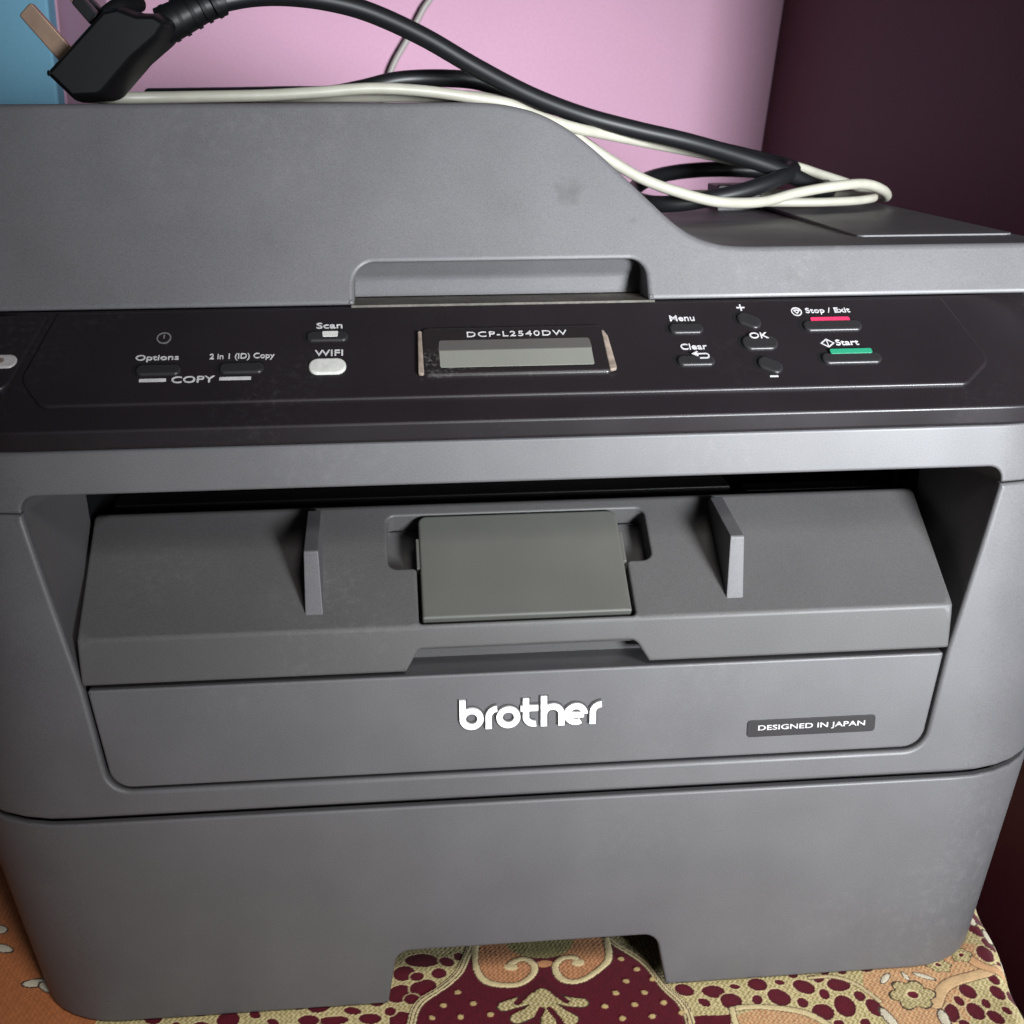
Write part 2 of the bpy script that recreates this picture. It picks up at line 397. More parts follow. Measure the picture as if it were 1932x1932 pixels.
# ------------------------------------------------------------------ patterned cloth
def srgb(*c):
    c = np.array(c)/255.0; return np.where(c <= 0.04045, c/12.92, ((c+0.055)/1.055)**2.4)
MAROON = srgb(104, 8, 34); CREAM = srgb(255, 234, 180); PEACH = srgb(240, 176, 126); OLIVE = srgb(206, 192, 128); GOLD = srgb(230, 200, 140)
ORANGE = srgb(228, 140, 86); WHITE = srgb(250, 240, 214); OUT = srgb(92, 72, 62)
def build_cloth():
    xs = np.concatenate([np.arange(-700, -262, 20), np.arange(-262, 182, 0.42), np.arange(182, 198, 0.6)])
    ys = np.concatenate([np.arange(-150, -100, 6), np.arange(-100, -42, 0.7), np.arange(-42, 72, 0.42), np.arange(72, 480, 12)])
    X, Y = np.meshgrid(xs, ys); sh = X.shape
    rng = np.random.RandomState(3)
    # slight warp so that nothing is ruled
    Xw = X+0.5*np.sin(Y*.21+1)+0.35*np.sin(X*.13+Y*.17); Yw = Y+0.5*np.sin(X*.19)+0.3*np.sin(X*.31+Y*.1)
    weave = np.sin((Xw+1.1*np.abs(((Yw*0.9) % 2.2)-1.1))*2*math.pi/1.9)
    C = np.empty(sh+(3,)); H = np.zeros(sh)
    lin = lambda m, col, f=1.0: C.__setitem__(m, col*f)
    g = ((weave > 0.1)*1.0)[..., None]
    C[:] = CREAM*(g)+OLIVE*0.92*(1-g); H[:] = 0.10*weave
    peach_ground = (CREAM*.5+PEACH*.5)*g+PEACH*.85*(1-g)
    def poly_d(pts, closed=False):
        P = [np.array(p, float) for p in pts]; D = np.full(sh, 1e9)
        seq = list(zip(P[:-1], P[1:]))+([(P[-1], P[0])] if closed else [])
        for a, b in seq:
            ab = b-a; t = np.clip(((Xw-a[0])*ab[0]+(Yw-a[1])*ab[1])/(ab@ab), 0, 1)
            D = np.minimum(D, np.hypot(Xw-a[0]-t*ab[0], Yw-a[1]-t*ab[1]))
        return D
    def spl(pts, n=10):
        P = np.array(pts, float); out = []
        for i in range(len(P)-1):
            p0 = P[max(i-1, 0)]; p1 = P[i]; p2 = P[i+1]; p3 = P[min(i+2, len(P)-1)]
            for k in range(n):
                t = k/n; out.append(0.5*((2*p1)+(-p0+p2)*t+(2*p0-5*p1+4*p2-p3)*t*t+(-p0+3*p1-3*p2+p3)*t**3))
        out.append(P[-1]); return out
    def inpoly(loop):
        out = np.zeros(sh, bool); n = len(loop)
        for k in range(n):
            (x1, y1), (x2, y2) = loop[k], loop[(k+1) % n]
            if y1 == y2: continue
            out ^= ((y1 > Yw) != (y2 > Yw)) & (Xw < (x2-x1)*(Yw-y1)/(y2-y1)+x1)
        return out
    def ell(cx, cy, a, b, rot=0):
        rr = max(a, b)+3; i0, i1 = np.searchsorted(ys, (cy-rr, cy+rr)); j0, j1 = np.searchsorted(xs, (cx-rr, cx+rr))
        E = np.full(sh, 1e9); c, s = math.cos(rot), math.sin(rot)
        dx, dy = Xw[i0:i1, j0:j1]-cx, Yw[i0:i1, j0:j1]-cy
        E[i0:i1, j0:j1] = ((dx*c+dy*s)/a)**2+((-dx*s+dy*c)/b)**2
        return E
    def ell_old(cx, cy, a, b, rot=0):
        c, s = math.cos(rot), math.sin(rot); dx, dy = Xw-cx, Yw-cy
        return ((dx*c+dy*s)/a)**2+((-dx*s+dy*c)/b)**2
    def oval(cx, cy, a, b, rot=0, halo=True):
        e = ell(cx, cy, a+.7, b+.7, rot)
        if halo: m = e < 1; C[m] = C[m]*.35+CREAM*.65; H[m] += .05
        e = ell(cx, cy, a, b, rot); m = e < 1
        C[m] = MAROON*(0.85+.3*np.clip(1-e[m], 0, 1))[:, None]; H[m] = -0.12
    # peach zones
    zone = (ell(146, -14, 19, 24) < 1) | (ell(88, -27, 21, 10.5) < 1) | (Xw < -163) | (ell(170, 4, 14, 9, .5) < 1)
    C[zone] = peach_ground[zone]
    orange = Xw < -160
    C[orange] = ORANGE*(0.9+.12*weave[orange])[:, None]  # peach ground deepened to orange to carry warm bounce and low light
    # pebbles listed from the design, then filler elsewhere
    ov = [(59.7, -3.2, 3.5, 3.7), (70.2, -4.3, 4.3, 3.6), (75.0, -10.6, 4.1, 4.6), (87.7, -2.3, 3.8, 3.7), (93.2, -10.4, 4.1, 4.9), (64.7, -10.6, 2.2, 2.5),
          (84.8, -11.1, 1.9, 2.9), (101.0, -13.9, 2.1, 2.8), (105.1, -4.7, 4.0, 4.2), (107.4, -19.2, 4.1, 4.7), (111.0, -9.6, 2.1, 2.9), (118.7, -6.1, 4.4, 3.8),
          (116.5, -17.6, 4.1, 5.7), (124.0, -13.6, 2.1, 3.1), (127.6, -20.2, 3.1, 5.0), (96.8, -2.2, 1.9, 1.6), (78.9, -2.5, 1.9, 1.5), (112.6, -1.7, 2.1, 1.4),
          (111.7, -26.2, 2.0, 2.3), (121.3, -27.7, 2.0, 2.3), (166.0, -13.7, 3.1, 4.3), (160.3, -19.0, 1.8, 2.8), (164.4, -25.1, 3.2, 4.8), (170.1, -20.5, 1.7, 2.8),
          (170.1, -28.7, 2.7, 4.1), (176.1, -25.3, 1.6, 2.5), (182.3, 6.4, 3.3, 5.5), (155.4, -25.2, 2.7, 5.3), (157.6, -31.5, 2.0, 2.5), (185.5, 22.3, 2.6, 7.0),
          (186.5, 12.5, 2.4, 4.0), (187, -0.2, 2.1, 3.3), (177.2, -15.4, 2.6, 4.1), (179, -8.5, 2.1, 3.1), (183, -18, 2.6, 4), (190, -12, 3, 4), (190, 30, 3, 5), (193, 8, 3, 4), (194, -4, 2.5, 4), (182, -34, 3, 4),
          (-47.3, 18.4, 4.2, 4.6), (-48.1, 6.4, 5, 5), (-39.7, 25.5, 7, 4), (-39.4, 9.0, 5, 5), (-42.4, 16.0, 2.6, 2.6), (-43.3, 2.4, 3, 3), (-49.0, -8.3, 4.5, 4.5),
          (-52.4, -2.6, 2.2, 2.4), (-24.7, 27.3, 2, 2.6), (-34, 17, 3, 3), (-30, 24, 3, 3), (-57, 4, 3.2, 3), (-60, -6, 4, 3), (-66, -1.5, 3.2, 2), (-73, -6, 5.5, 2.4), (-82, -5, 4, 3), (-90, -8, 3, 2), (-78, 2, 4, 3)]
    done = [(o[0], o[1], max(o[2], o[3])) for o in ov]
    for o in ov: oval(*o, rot=rng.uniform(-.3, .3))
    for _ in range(2600):
        x, y, r = rng.uniform(-158, 176), rng.uniform(-100, 70), rng.choice([1.7, 2.4, 3.4, 4.0])
        if 50 < x < 150 and -34 < y < 0: continue
        if -62 < x < 66 and -96 < y < 40: continue
        if x > 150 and -34 < y < 14: continue
        if any(math.hypot(x-a, y-b) < r+c+1.0 for a, b, c in done): continue
        done.append((x, y, r)); oval(x, y, r, r*rng.uniform(.8, 1.25), rng.uniform(0, 3))
    # cream bands
    def band(pts, w, col=CREAM, h=.18):
        D = poly_d(spl(pts)); m = D < w+.45; C[m] = C[m]*.25+OUT*.75
        m = D < w; C[m] = col; H[m] = h*np.sqrt(np.clip(1-(D[m]/w)**2, 0, 1))+.05
    band([(74.2, -14.7), (84.6, -15.3), (94.6, -17.3), (101.5, -20.1), (106.8, -25.2), (110, -32)], 1.3)
    band([(74.2, -14.7), (73.6, -22), (74, -34)], 1.0)
    m = inpoly([(58.7, -18.2), (72.8, -17.6), (71.3, -26), (57, -27)]); C[m] = MAROON; H[m] = -.1
    band([(109.6, 0.3), (117.9, -1.1), (123.9, -5.0), (127.6, -10.8), (130.5, -16.4)], 0.8, CREAM*.9)
    band([(151, -20), (155.6, -13.2), (163.7, -8.1), (170.8, -5.5), (180.0, -4.0), (190, 0)], 2.2, (CREAM*.5+PEACH*.5))
    band([(166, 22), (170, 14), (174, 6), (178, -1), (186, -6)], 1.9, PEACH*.8+CREAM*.2)
    # flowers
    def flower(cx, cy, r, k=6, col=OLIVE):
        a = np.arctan2(Yw-cy, Xw-cx); d = np.hypot((Xw-cx), (Yw-cy)); lim = r*(0.72+.28*np.abs(np.cos(a*k/2)))
        m = d < lim*1.1; C[m] = OUT*.8
        m = d < lim; C[m] = (col*.8*(1-g)+CREAM*.9*g)[m]; H[m] = .2+.08*weave[m]
        m = d < r*.36; C[m] = CREAM
        m = d < r*.24; C[m] = MAROON*1.3; H[m] = -.05
    flower(143.9, -13.6, 8.4); flower(162, 1.6, 4.6); flower(172.6, 6.6, 4.3, 5); flower(176, 20, 3.5, 5)
    # petals
    def petal(cx, cy, a, b, rot):
        e = ell(cx, cy, a*1.22, b*1.3, rot); C[e < 1] = OUT
        e = ell(cx, cy, a, b, rot); m = e < 1; C[m] = WHITE; H[m] = .3*np.sqrt(1-e[m])
    for cx, cy, a, b, rot in [(137.5, -3.6, 3.6, 1.1, .8), (146, -2.6, 2.4, .9, 1.57), (153.4, -4.2, 4.0, 1.1, -.7), (131, -26, 5.5, 1.8, 1.75), (151.5, -28, 5, 1.7, 1.5),
                              (-188.5, 28.2, 4.4, 2.2, .1), (-182.8, 24.5, 4.6, 2.0, -.75), (-211, 63, 4, 2, -.6), (-207, 50, 4.6, 2.0, -.5), (-222, 30, 5, 2, .5), (-228, 70, 5, 2, 1),
                              (190, 3, 3.5, 1.6, 1.2), (187, 28, 3.6, 1.7, 1.5), (189, 18, 4.6, 1.8, 1.3), (192, -9, 3.6, 1.4, 1.4), (190, -24, 4, 1.6, 1.2)]:
        petal(cx, cy, a, b, rot)
    # central medallion
    med = [(38.9, 28), (42.8, 22.7), (47.5, 15.5), (50.8, 7.7), (53.2, -2), (56, -12), (57, -30), (52, -60), (36, -84), (4, -94), (-28, -84), (-46, -58), (-50, -28), (-45.3, -10.9), (-43.0, -4.4), (-39.0, 2.0), (-33, 8), (-27, 16), (-22, 26), (-14, 42), (0, 52), (16, 54), (30, 44)]
    mloop = spl(med+[med[0]], 6)[:-1]; mloop = [tuple(p) for p in mloop]
    inn = inpoly(mloop); C[inn] = MAROON*(1+.12*weave[inn])[:, None]; H[inn] = -.1
    D = poly_d(mloop, True); m = D < 1.9; C[m] = OUT; m = (D < 1.6); C[m] = CREAM; H[m] = .25; m = np.abs(D-.75) < .22; C[m] = OUT*1.2
    # gold dots on a lattice
    for i in range(-14, 15):
        for j in range(-10, 10):
            x = 33.0+(i-j)*5.4; y = -1.6+(i+j)*6.9
            if inside(np.array([x]), np.array([y]), mloop)[0] and not (-22 < x < 36 and y > 5) and not (-14 < x < 24 and y < 5):
                e = ell(x, y, 1.25, 1.35); m = e < 1
                C[m] = GOLD*(.75+.35*(1-e[m]))[:, None]; H[m] = .25
    # scrolls with tan inside
    Ls = [(-17.2, 33), (-18.9, 19.6), (-16.2, 11.1), (-9.6, 6.8), (-2.6, 6.9), (2.8, 12.7), (3.2, 18.7), (-0.3, 22.4), (-4.8, 20.0), (-5.4, 17.3)]
    Rs = [(35.6, 32), (33.6, 18.9), (28.2, 11.9), (20.9, 6.8), (15.1, 7.4), (11.7, 12.7), (11.7, 17.4), (15.2, 21.2), (20.0, 20.7), (20.7, 17.4)]
    tan = srgb(232, 164, 116)
    for S in (Ls, Rs):
        sp = [tuple(p) for p in spl(S[:8])]
        m = inpoly(sp+[(9, 40) if S is Ls else (9, 40)]); C[m] = tan*(0.9+.25*weave[m])[:, None]; H[m] = .1*weave[m]
    m = ell(8.5, 33, 14, 11) < 1; C[m] = OLIVE*.8*(0.8+.3*weave[m])[:, None]
    m = ell(7.4, 18.5, 3.6, 2) < 1; C[m] = tan
    for S in (Ls, Rs):
        band(S, 1.25, CREAM, .3)
        e = ell(S[-1][0], S[-1][1], 2.6, 2.2); m = e < 1; C[m] = CREAM*.95; H[m] = .3*np.sqrt(1-e[m])
    # palmette
    for pts, w in [([(6, 2), (5.2, -8), (4, -30)], 2.6), ([(3, 0), (-3, -3), (-10, -5)], 2.4), ([(9, 0), (14, -4), (19.5, -6)], 2.4), ([(4, -4), (-1, -9), (-6, -12)], 2.6), ([(7, -4), (10, -10), (13.5, -14)], 2.6), ([(5, -18), (-4, -20)], 2.4), ([(5, -18), (14, -20)], 2.4)]:
        D = poly_d(spl(pts)); m = (D < w+.5) & inn; C[m] = OUT*.6
    for pts, w in [([(6, 2), (5.2, -8), (4, -30)], 2.6), ([(3, 0), (-3, -3), (-10, -5)], 2.4), ([(9, 0), (14, -4), (19.5, -6)], 2.4), ([(4, -4), (-1, -9), (-6, -12)], 2.6), ([(7, -4), (10, -10), (13.5, -14)], 2.6), ([(5, -18), (-4, -20)], 2.4), ([(5, -18), (14, -20)], 2.4)]:
        D = poly_d(spl(pts)); m = (D < w); C[m] = (CREAM*.92*g+OLIVE*.75*(1-g))[m]; H[m] = .25+.1*weave[m]
    for pts in ([(6.5, 10), (1, 3), (-5, -4)], [(6.5, 10), (10, 3), (14, -4)], [(3.5, -7), (0, -14), (-3, -22)], [(6.5, -7), (9, -14), (11, -22)]):
        D = poly_d(spl(pts)); m = D < 1.25; C[m] = MAROON*.8; H[m] = -.05
    # mottled wear
    C *= (1+.05*np.sin(X*.9+3*np.sin(Y*.4)))[..., None]
    # surface: gentle rumples, hanging over the table's right edge
    Z = 0.25*np.sin(X*.045+1)*np.sin(Y*.06)+H*0.55-0.5+0.35*np.sin(X*.11+Y*.05+.6)*np.exp(-((Y+18)/16)**2)*(np.abs(X) > 55)
    Z += 0.5*np.exp(-((X-178)/9)**2)*np.sin(Y*.16+.8)
    e = np.clip(X-(181.5+.2*np.clip(Y, -60, 60)), 0, None)
    ZZ = np.where(e > 0, Z-np.minimum(e*e*.055, 1)*0-e**2*.10, Z); Xo = X-np.clip(e-5, 0, None)*.35
    Xo = Xo+0.8*np.sin(Y*.13)*np.clip((X-176)/10, 0, 1)
    Xe = np.concatenate([Xo, Xo[:, -1:]-3], 1); Ye = np.concatenate([Y, Y[:, -1:]], 1); Ze = np.concatenate([ZZ, ZZ[:, -1:]-60], 1)
    Ce = np.concatenate([C, C[:, -1:]], 1)
    ny, nx = Xe.shape
    me = bpy.data.meshes.new('tablecloth')
    V = np.stack([Xe, Ye, Ze], -1).reshape(-1, 3)*MM
    i = np.arange(nx*ny).reshape(ny, nx)
    F = np.stack([i[:-1, :-1], i[:-1, 1:], i[1:, 1:], i[1:, :-1]], -1).reshape(-1, 4)
    me.vertices.add(len(V)); me.vertices.foreach_set('co', V.ravel().astype(np.float32))
    me.loops.add(F.size); me.loops.foreach_set('vertex_index', F.ravel().astype(np.int32))
    me.polygons.add(len(F)); me.polygons.foreach_set('loop_start', np.arange(0, F.size, 4, dtype=np.int32))
    me.update(calc_edges=True); me.validate()
    me.polygons.foreach_set('use_smooth', np.ones(len(F), bool))
    at = me.color_attributes.new('pattern', 'FLOAT_COLOR', 'POINT')
    CC = np.concatenate([np.clip(Ce.reshape(-1, 3), 0, 1), np.ones((len(V), 1))], 1)
    at.data.foreach_set('color', CC.ravel().astype(np.float32))
    m = bpy.data.materials.new('printed_cloth'); m.use_nodes = True; nt = m.node_tree; b = nt.nodes['Principled BSDF']
    a = nt.nodes.new('ShaderNodeAttribute'); a.attribute_name = 'pattern'
    tc = nt.nodes.new('ShaderNodeTexCoord'); n = nt.nodes.new('ShaderNodeTexNoise'); n.inputs['Scale'].default_value = 900
    nt.links.new(tc.outputs['Object'], n.inputs['Vector'])
    hs = nt.nodes.new('ShaderNodeHueSaturation'); mr = nt.nodes.new('ShaderNodeMapRange'); mr.inputs['To Min'].default_value = .78; mr.inputs['To Max'].default_value = 1.2
    nt.links.new(n.outputs['Fac'], mr.inputs['Value']); nt.links.new(mr.outputs[0], hs.inputs['Value']); nt.links.new(a.outputs['Color'], hs.inputs['Color'])
    nt.links.new(hs.outputs[0], b.inputs['Base Color']); b.inputs['Roughness'].default_value = .85; b.inputs['Specular IOR Level'].default_value = .15
    b.inputs['Sheen Weight'].default_value = .15
    bp = nt.nodes.new('ShaderNodeBump'); bp.inputs['Strength'].default_value = .3; bp.inputs['Distance'].default_value = .0004
    nt.links.new(n.outputs['Fac'], bp.inputs['Height']); nt.links.new(bp.outputs[0], b.inputs['Normal'])
    me.materials.append(m)
    o = bpy.data.objects.new('tablecloth', me); COL.objects.link(o)
    return setprops(o, 'woven cream, maroon and orange patterned tablecloth under the printer', 'tablecloth')
build_cloth()

# ------------------------------------------------------------------ printer
PR = empty('printer', (0, 0.18, 0), 'dark grey laser printer with black control panel on the patterned cloth', 'printer')
PRT = []
def P_(o, parent=None):
    """make o a part of the printer (or a piece of one of its parts)"""
    o.parent = parent or PR
    if parent is None: o.matrix_parent_inverse = Matrix.Translation((0, -0.18, 0))
    return o

UA = 80.0; U0 = 148.0; BACK = 325.0
UMAX = U0+UA+BACK
def plan(u, c=160.0, r=44.0):
    s = 1 if u >= 0 else -1; a = abs(u)
    if a <= U0: return u, 0.0, 0.0, -1.0
    if a <= U0+UA:
        ln = (c-U0)+r*math.pi/2; t = (a-U0)/UA*ln
        if t <= c-U0: return s*(U0+t), 0.0, 0.0, -1.0
        q = (t-(c-U0))/r
        return s*(c+r*math.sin(q)), r-r*math.cos(q), s*math.sin(q), -math.cos(q)
    return s*(c+r), r+(a-U0-UA), s*1.0, 0.0
def u_of_x(x):   # on the front face only
    s = 1 if x >= 0 else -1; a = abs(x)
    if a <= U0: return x
    return s*(U0+(a-U0)/((160-U0)+44*math.pi/2)*UA)
def body(u, z, w):
    x, y, nx, ny = plan(u); return (x+nx*w, y+ny*w, z)
def cassette(u, z, w):
    t = min(max(z/84.0, 0), 1); x, y, nx, ny = plan(u, 150+10*t, 34+10*t); return (x+nx*w, y+ny*w, z)
bend = [s*v for s in (1, -1) for v in np.linspace(U0, U0+UA, 18)]

# lower paper cassette with its finger notch
c_out = rpoly([(-UMAX, 0.6), (-52.8, 0.6, .8), (-49.0, 23.0, 6), (48.2, 23.2, 6), (52.6, 0.6, .8), (UMAX, 0.6), (UMAX, 83.2), (-UMAX, 83.2)], 6)
P_(skin('paper_cassette', c_out, None, 3.0, 1.0, cassette, m_grey, ml=9, us=bend, vsl=np.arange(6, 82, 9)))
# hollow behind the notch
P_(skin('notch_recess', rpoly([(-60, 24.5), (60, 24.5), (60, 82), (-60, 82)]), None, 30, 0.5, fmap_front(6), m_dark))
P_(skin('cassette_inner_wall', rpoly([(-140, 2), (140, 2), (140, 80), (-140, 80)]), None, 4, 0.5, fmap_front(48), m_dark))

P_(skin('seam_light_block', [(-UMAX+4, 78), (UMAX-4, 78), (UMAX-4, 91), (-UMAX+4, 91)], None, 1.2, 0.2, lambda u, v, w: cassette(u, min(v, 84), w-4.4)[:2]+(v,), m_dark, ml=6, us=bend, vsl=[82, 86]))  # dark strip added behind the seam to stop light leaking through
# front cover, U-shaped around the opening
ut = u_of_x(163.4); um = u_of_x(150.5); ub = 145.2
fc = [(-UMAX, 85.3), (UMAX, 85.3), (UMAX, 195.8), (ut, 195.8, .6), (um, 134, 0), (ub, 95.2, 8.5), (-ub, 95.2, 8.5), (-um, 134, 0), (-ut, 196.2, .6), (-UMAX, 196.2)]
P_(skin('front_cover', rpoly(fc, 7), None, 4.0, 1.5, body, m_grey, ml=9, us=bend, vsl=np.arange(92, 192, 9)))
# frame above the opening
uf = [(-UMAX, 196.5), (-ut, 196.5, .6), (-ut, 202.2, 6), (ut, 202.2, 6), (ut, 196.5, .6), (UMAX, 196.5), (UMAX, 216.9), (-UMAX, 216.9)]
P_(skin('upper_frame', rpoly(uf, 7), None, 4.0, 0.8, body, m_grey, ml=7, us=bend, vsl=[204, 209, 213]))
# sides of the opening, drawn in towards the shelf, then the deep bay, its lack of light put into a near-black colour
def loft(name, L0, L1, Y0, Y1, material, flip=False):
    n = len(L0); v = [(x*MM, Y0*MM, z*MM) for x, z in L0]+[(x*MM, Y1*MM, z*MM) for x, z in L1]
    f = [[i, i+n, (i+1) % n+n, (i+1) % n] for i in range(n)]
    if flip: f = [q[::-1] for q in f]
    return finish(name, v, f, material, None, 40)
def opening(dx):
    return rpoly([(145.5, 96), (150.7, 134), (163.5+dx, 196, 0), (163.5+dx, 202.4, 6), (-163.5-dx, 202.4, 6), (-163.5-dx, 196, 0), (-150.7, 134), (-145.5, 96)], 5)
A0 = opening(0); A1 = [(max(-153.6, min(153.6, x)), z) for x, z in A0]
P_(loft('bay_side', A0, A1, 3.6, 44, m_liner, True))
A2 = [(x, min(z, 201.5)) for x, z in A1]
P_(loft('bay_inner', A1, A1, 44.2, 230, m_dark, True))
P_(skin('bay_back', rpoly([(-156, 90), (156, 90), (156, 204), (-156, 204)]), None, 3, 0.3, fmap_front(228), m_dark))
# dark exit bar and rail seen in the gap
ex = P_(box('exit_bar', -150, 88, 70, 84, 158, 177.6, m_key))
P_(box('exit_rail', 92, 150, 62, 70, 160, 178.0, m_black))
P_(box('bay_rib', 150.6, 151.8, 58, 61, 176, 201, m_grey))
P_(box('inner_blocker', -160, 160, 24, 28, 86, 132, m_dark))  # black plate added to block light behind the cover gaps

# sloping shelf (lip, slope, ridge) with cut-outs
prof = rpoly([(0, 135.4), (0, 152.0, 2.6), (43.5, 182.5, 4), (84, 163, 0)], 8, closed=False)
sf, ss = lerp_profile(prof)
def shelf(u, v, w):
    y, z, ny, nz = sf(v); return (u, y+ny*w, z+nz*w)
smax = ss[-1]; SLIP = 16.4
def s_of(Y): return 16.6-0.9+Y/0.819
sh_out = rpoly([(-150.8, 0, 1), (-42.2, 0, .8), (-37.8, 8.2, 2.5), (37.2, 8.4, 4), (42.3, 0, .8), (150.8, 0, 1), (150.8, smax), (-150.8, smax)], 6)
hole = rpoly([(-37.4, s_of(1.6), 1.5), (37.4, s_of(1.6), 1.5), (37.4, s_of(20.6), 1.5), (46.6, s_of(20.6), 3.5), (46.6, s_of(39.6), 3), (-47.4, s_of(39.6), 3), (-47.4, s_of(20.6), 3.5), (-37.4, s_of(20.6), 1.5)], 5)
vv = sorted(set(list(np.round(ss, 3))+[8, 25, 32, 40, 48, 56]))
vv = [v for v in vv if 1.2 < v < smax-1]
SH = P_(skin('output_shelf', sh_out, [hole], 10, 0.9, shelf, m_shelf, ml=4, us=list(np.arange(-149, 150, 4)), vsl=vv, sharp=42, step=4.5))
ca, sa = 0.819, 0.574
def slope(u, s, w):       # flat plane of the slope; s measured along it from its foot
    return (u, 0.0+s*ca-w*sa, 152.0+s*sa+w*ca)
P_(skin('pocket_floor', rpoly([(-49, -2), (49, -2), (49, 50), (-49, 50)]), None, 2, 0.2, slope_floor if False else (lambda u, v, w: slope(u, v, w-9.5)), m_shelf))
fl = P_(skin('paper_flap', rpoly([(-36.2, 2.6, .8), (36.2, 2.6, .8), (36.2, 46.6, 3), (-36.2, 46.6, 3)], 5), None, 3.4, 0.9, lambda u, v, w: slope(u, v, w+0.9), m_flap))
fl['label'] = 'olive grey hinged flap in the middle of the shelf'
for x in (-37.3, 36.1):
    P_(skin('hinge_tab', rpoly([(x, 24, .3), (x+1.2, 24, .3), (x+1.2, 37, .3), (x, 37, .3)], 2), None, 4, 0.3, lambda u, v, w: slope(u, v, w+0.2), m_flap), fl).matrix_parent_inverse = Matrix.Identity(4)
# curved finger recess under the lip
rp, rs = lerp_profile(rpoly([(16, 133.0), (15, 139, 3), (9, 146, 3), (2, 147)], 6, closed=False))
def recess(u, v, w):
    y, z, ny, nz = rp(v); return (u, y+ny*w, z+nz*w)
P_(skin('lip_recess', rpoly([(-44, 0), (44, 0), (44, rs[-1]), (-44, rs[-1])]), None, 1, 0.0, recess, m_shelf, ml=2.5, us=list(np.arange(-40, 41, 8)), vsl=list(rs[1:-1])))
# two fins on the shelf
for sx in (-1, 1):
    fin = rpoly([(5.2, 150), (6.0, 178.4, 1.0), (36.5, 183.4, 1.5), (45, 175, 1), (34, 160)], 4)
    xc = 73.0*sx+(0.2 if sx < 0 else 0.3)
    def fmap(u, v, w, xc=xc):
        tap = 1-0.24*min(max((v-156)/23, 0), 1)
        return (xc-w*tap, u, v) if False else (xc+w*tap, u, v)
    g = P_(skin('paper_guide', fin, None, 0, 0, fmap, m_grey, rings=[(0.5, 3.2), (0.15, 3.05), (0, 2.7), (0, -2.7), (0.15, -3.05), (0.5, -3.2)]))

# panel below the shelf carrying the badge
tp = P_(skin('feed_slot_cover', rpoly([(-149.2, 133.7, .8), (-144.1, 96.6, 8), (144.1, 96.6, 8), (149.2, 133.7, .8)], 7), None, 18, 0.8, fmap_front(0), m_grey))

# badge letters
def ribbon(pts, wd):
    P = np.array(pts, float); e = np.diff(P, axis=0); e /= np.linalg.norm(e, axis=1)[:, None]
    n = np.stack([-e[:, 1], e[:, 0]], 1); vn = np.concatenate([[n[0]], n[1:]+n[:-1], [n[-1]]]); vn /= np.linalg.norm(vn, axis=1)[:, None]
    c = np.ones(len(P)); c[1:-1] = np.clip((vn[1:-1]*n[1:]).sum(1), .4, 1)
    a = P+vn*(wd/2/c)[:, None]; b = P-vn*(wd/2/c)[:, None]
    return a, b
def stroke_mesh(name, strokes, wd, depth, fmap, material, parent, w0=0.0):
    verts, faces = [], []
    for k, st in enumerate(strokes):
        a, b = ribbon(st, wd); n = len(a); o = len(verts)
        top = w0+depth+k*0.025
        for lev in (top, w0-.05):
            for arr in (a, b):
                for p in arr: q = fmap(p[0], p[1], lev); verts.append((q[0]*MM, q[1]*MM, q[2]*MM))
        for i in range(n-1):
            faces += [[o+i, o+n+i, o+n+i+1, o+i+1], [o+2*n+i, o+i, o+i+1, o+2*n+i+1], [o+n+i, o+3*n+i, o+3*n+i+1, o+n+i+1]]
        faces += [[o, o+2*n, o+3*n, o+n], [o+n-1, o+2*n-1, o+4*n-1, o+3*n-1]]
    ob = finish(name, verts, faces, material, parent, 30, wn=False, merge=None)
    bm = bmesh.new(); bm.from_mesh(ob.data); bmesh.ops.recalc_face_normals(bm, faces=bm.faces); bm.to_mesh(ob.data); bm.free()
    return ob
def arc(cx, cy, r, a0, a1, n=22): return [(cx+r*math.cos(R(a)), cy+r*math.sin(R(a))) for a in np.linspace(a0, a1, n)]
letters = [
    [[(1.15, 11.6), (1.15, 4.0)], arc(4.25, 4.15, 3.1, 180, 540, 40)],
    [[(10.2, 0), (10.2, 4.2)]+arc(13.3, 4.6, 3.1, 180, 92, 10)],
    [arc(17.1, 4.15, 3.1, 0, 360, 40)],
    [[(23.3, 11.2), (23.3, 4.2)]+arc(26.2, 4.1, 2.95, 180, 282, 14), [(21.4, 7.3), (27.6, 7.3)]],
    [[(29.6, 11.8), (29.6, 0)], arc(32.7, 4.5, 3.1, 175, 0, 20)+[(35.8, 0)]],
    [arc(40.9, 4.15, 3.1, 0, 302, 36), [(37.9, 3.9), (43.7, 3.9)]],
    [[(46.9, 0), (46.9, 4.2)]+arc(49.9, 4.6, 3.0, 180, 88, 10)],
]
def badge_map(u, v, w): return (-24.4+u*1.0, 0-w, 112.9+v*.98+0*u)
bd = P_(stroke_mesh('brand_badge', [s for L in letters for s in L], 3.4, 0.25, badge_map, m_logoback, None))
for L in letters:
    o = stroke_mesh('letter', L, 2.2, 0.9, badge_map, m_logo, bd, w0=.3); o.parent = bd
# label plate
lb = P_(skin('origin_label', rpoly([(78.6, 104.0, 1.3), (126.0, 104.0, 1.3), (126.0, 110.6, 1.3), (78.6, 110.6, 1.3)], 5), None, 0.5, 0.15, fmap_front(-0.3), m_label))
text('lettering', 'DESIGNED IN JAPAN', 102.4, 107.3, 39.5, 2.6, fmap_front(-0.3), m_white, lb, thick=.1, bold=.12)

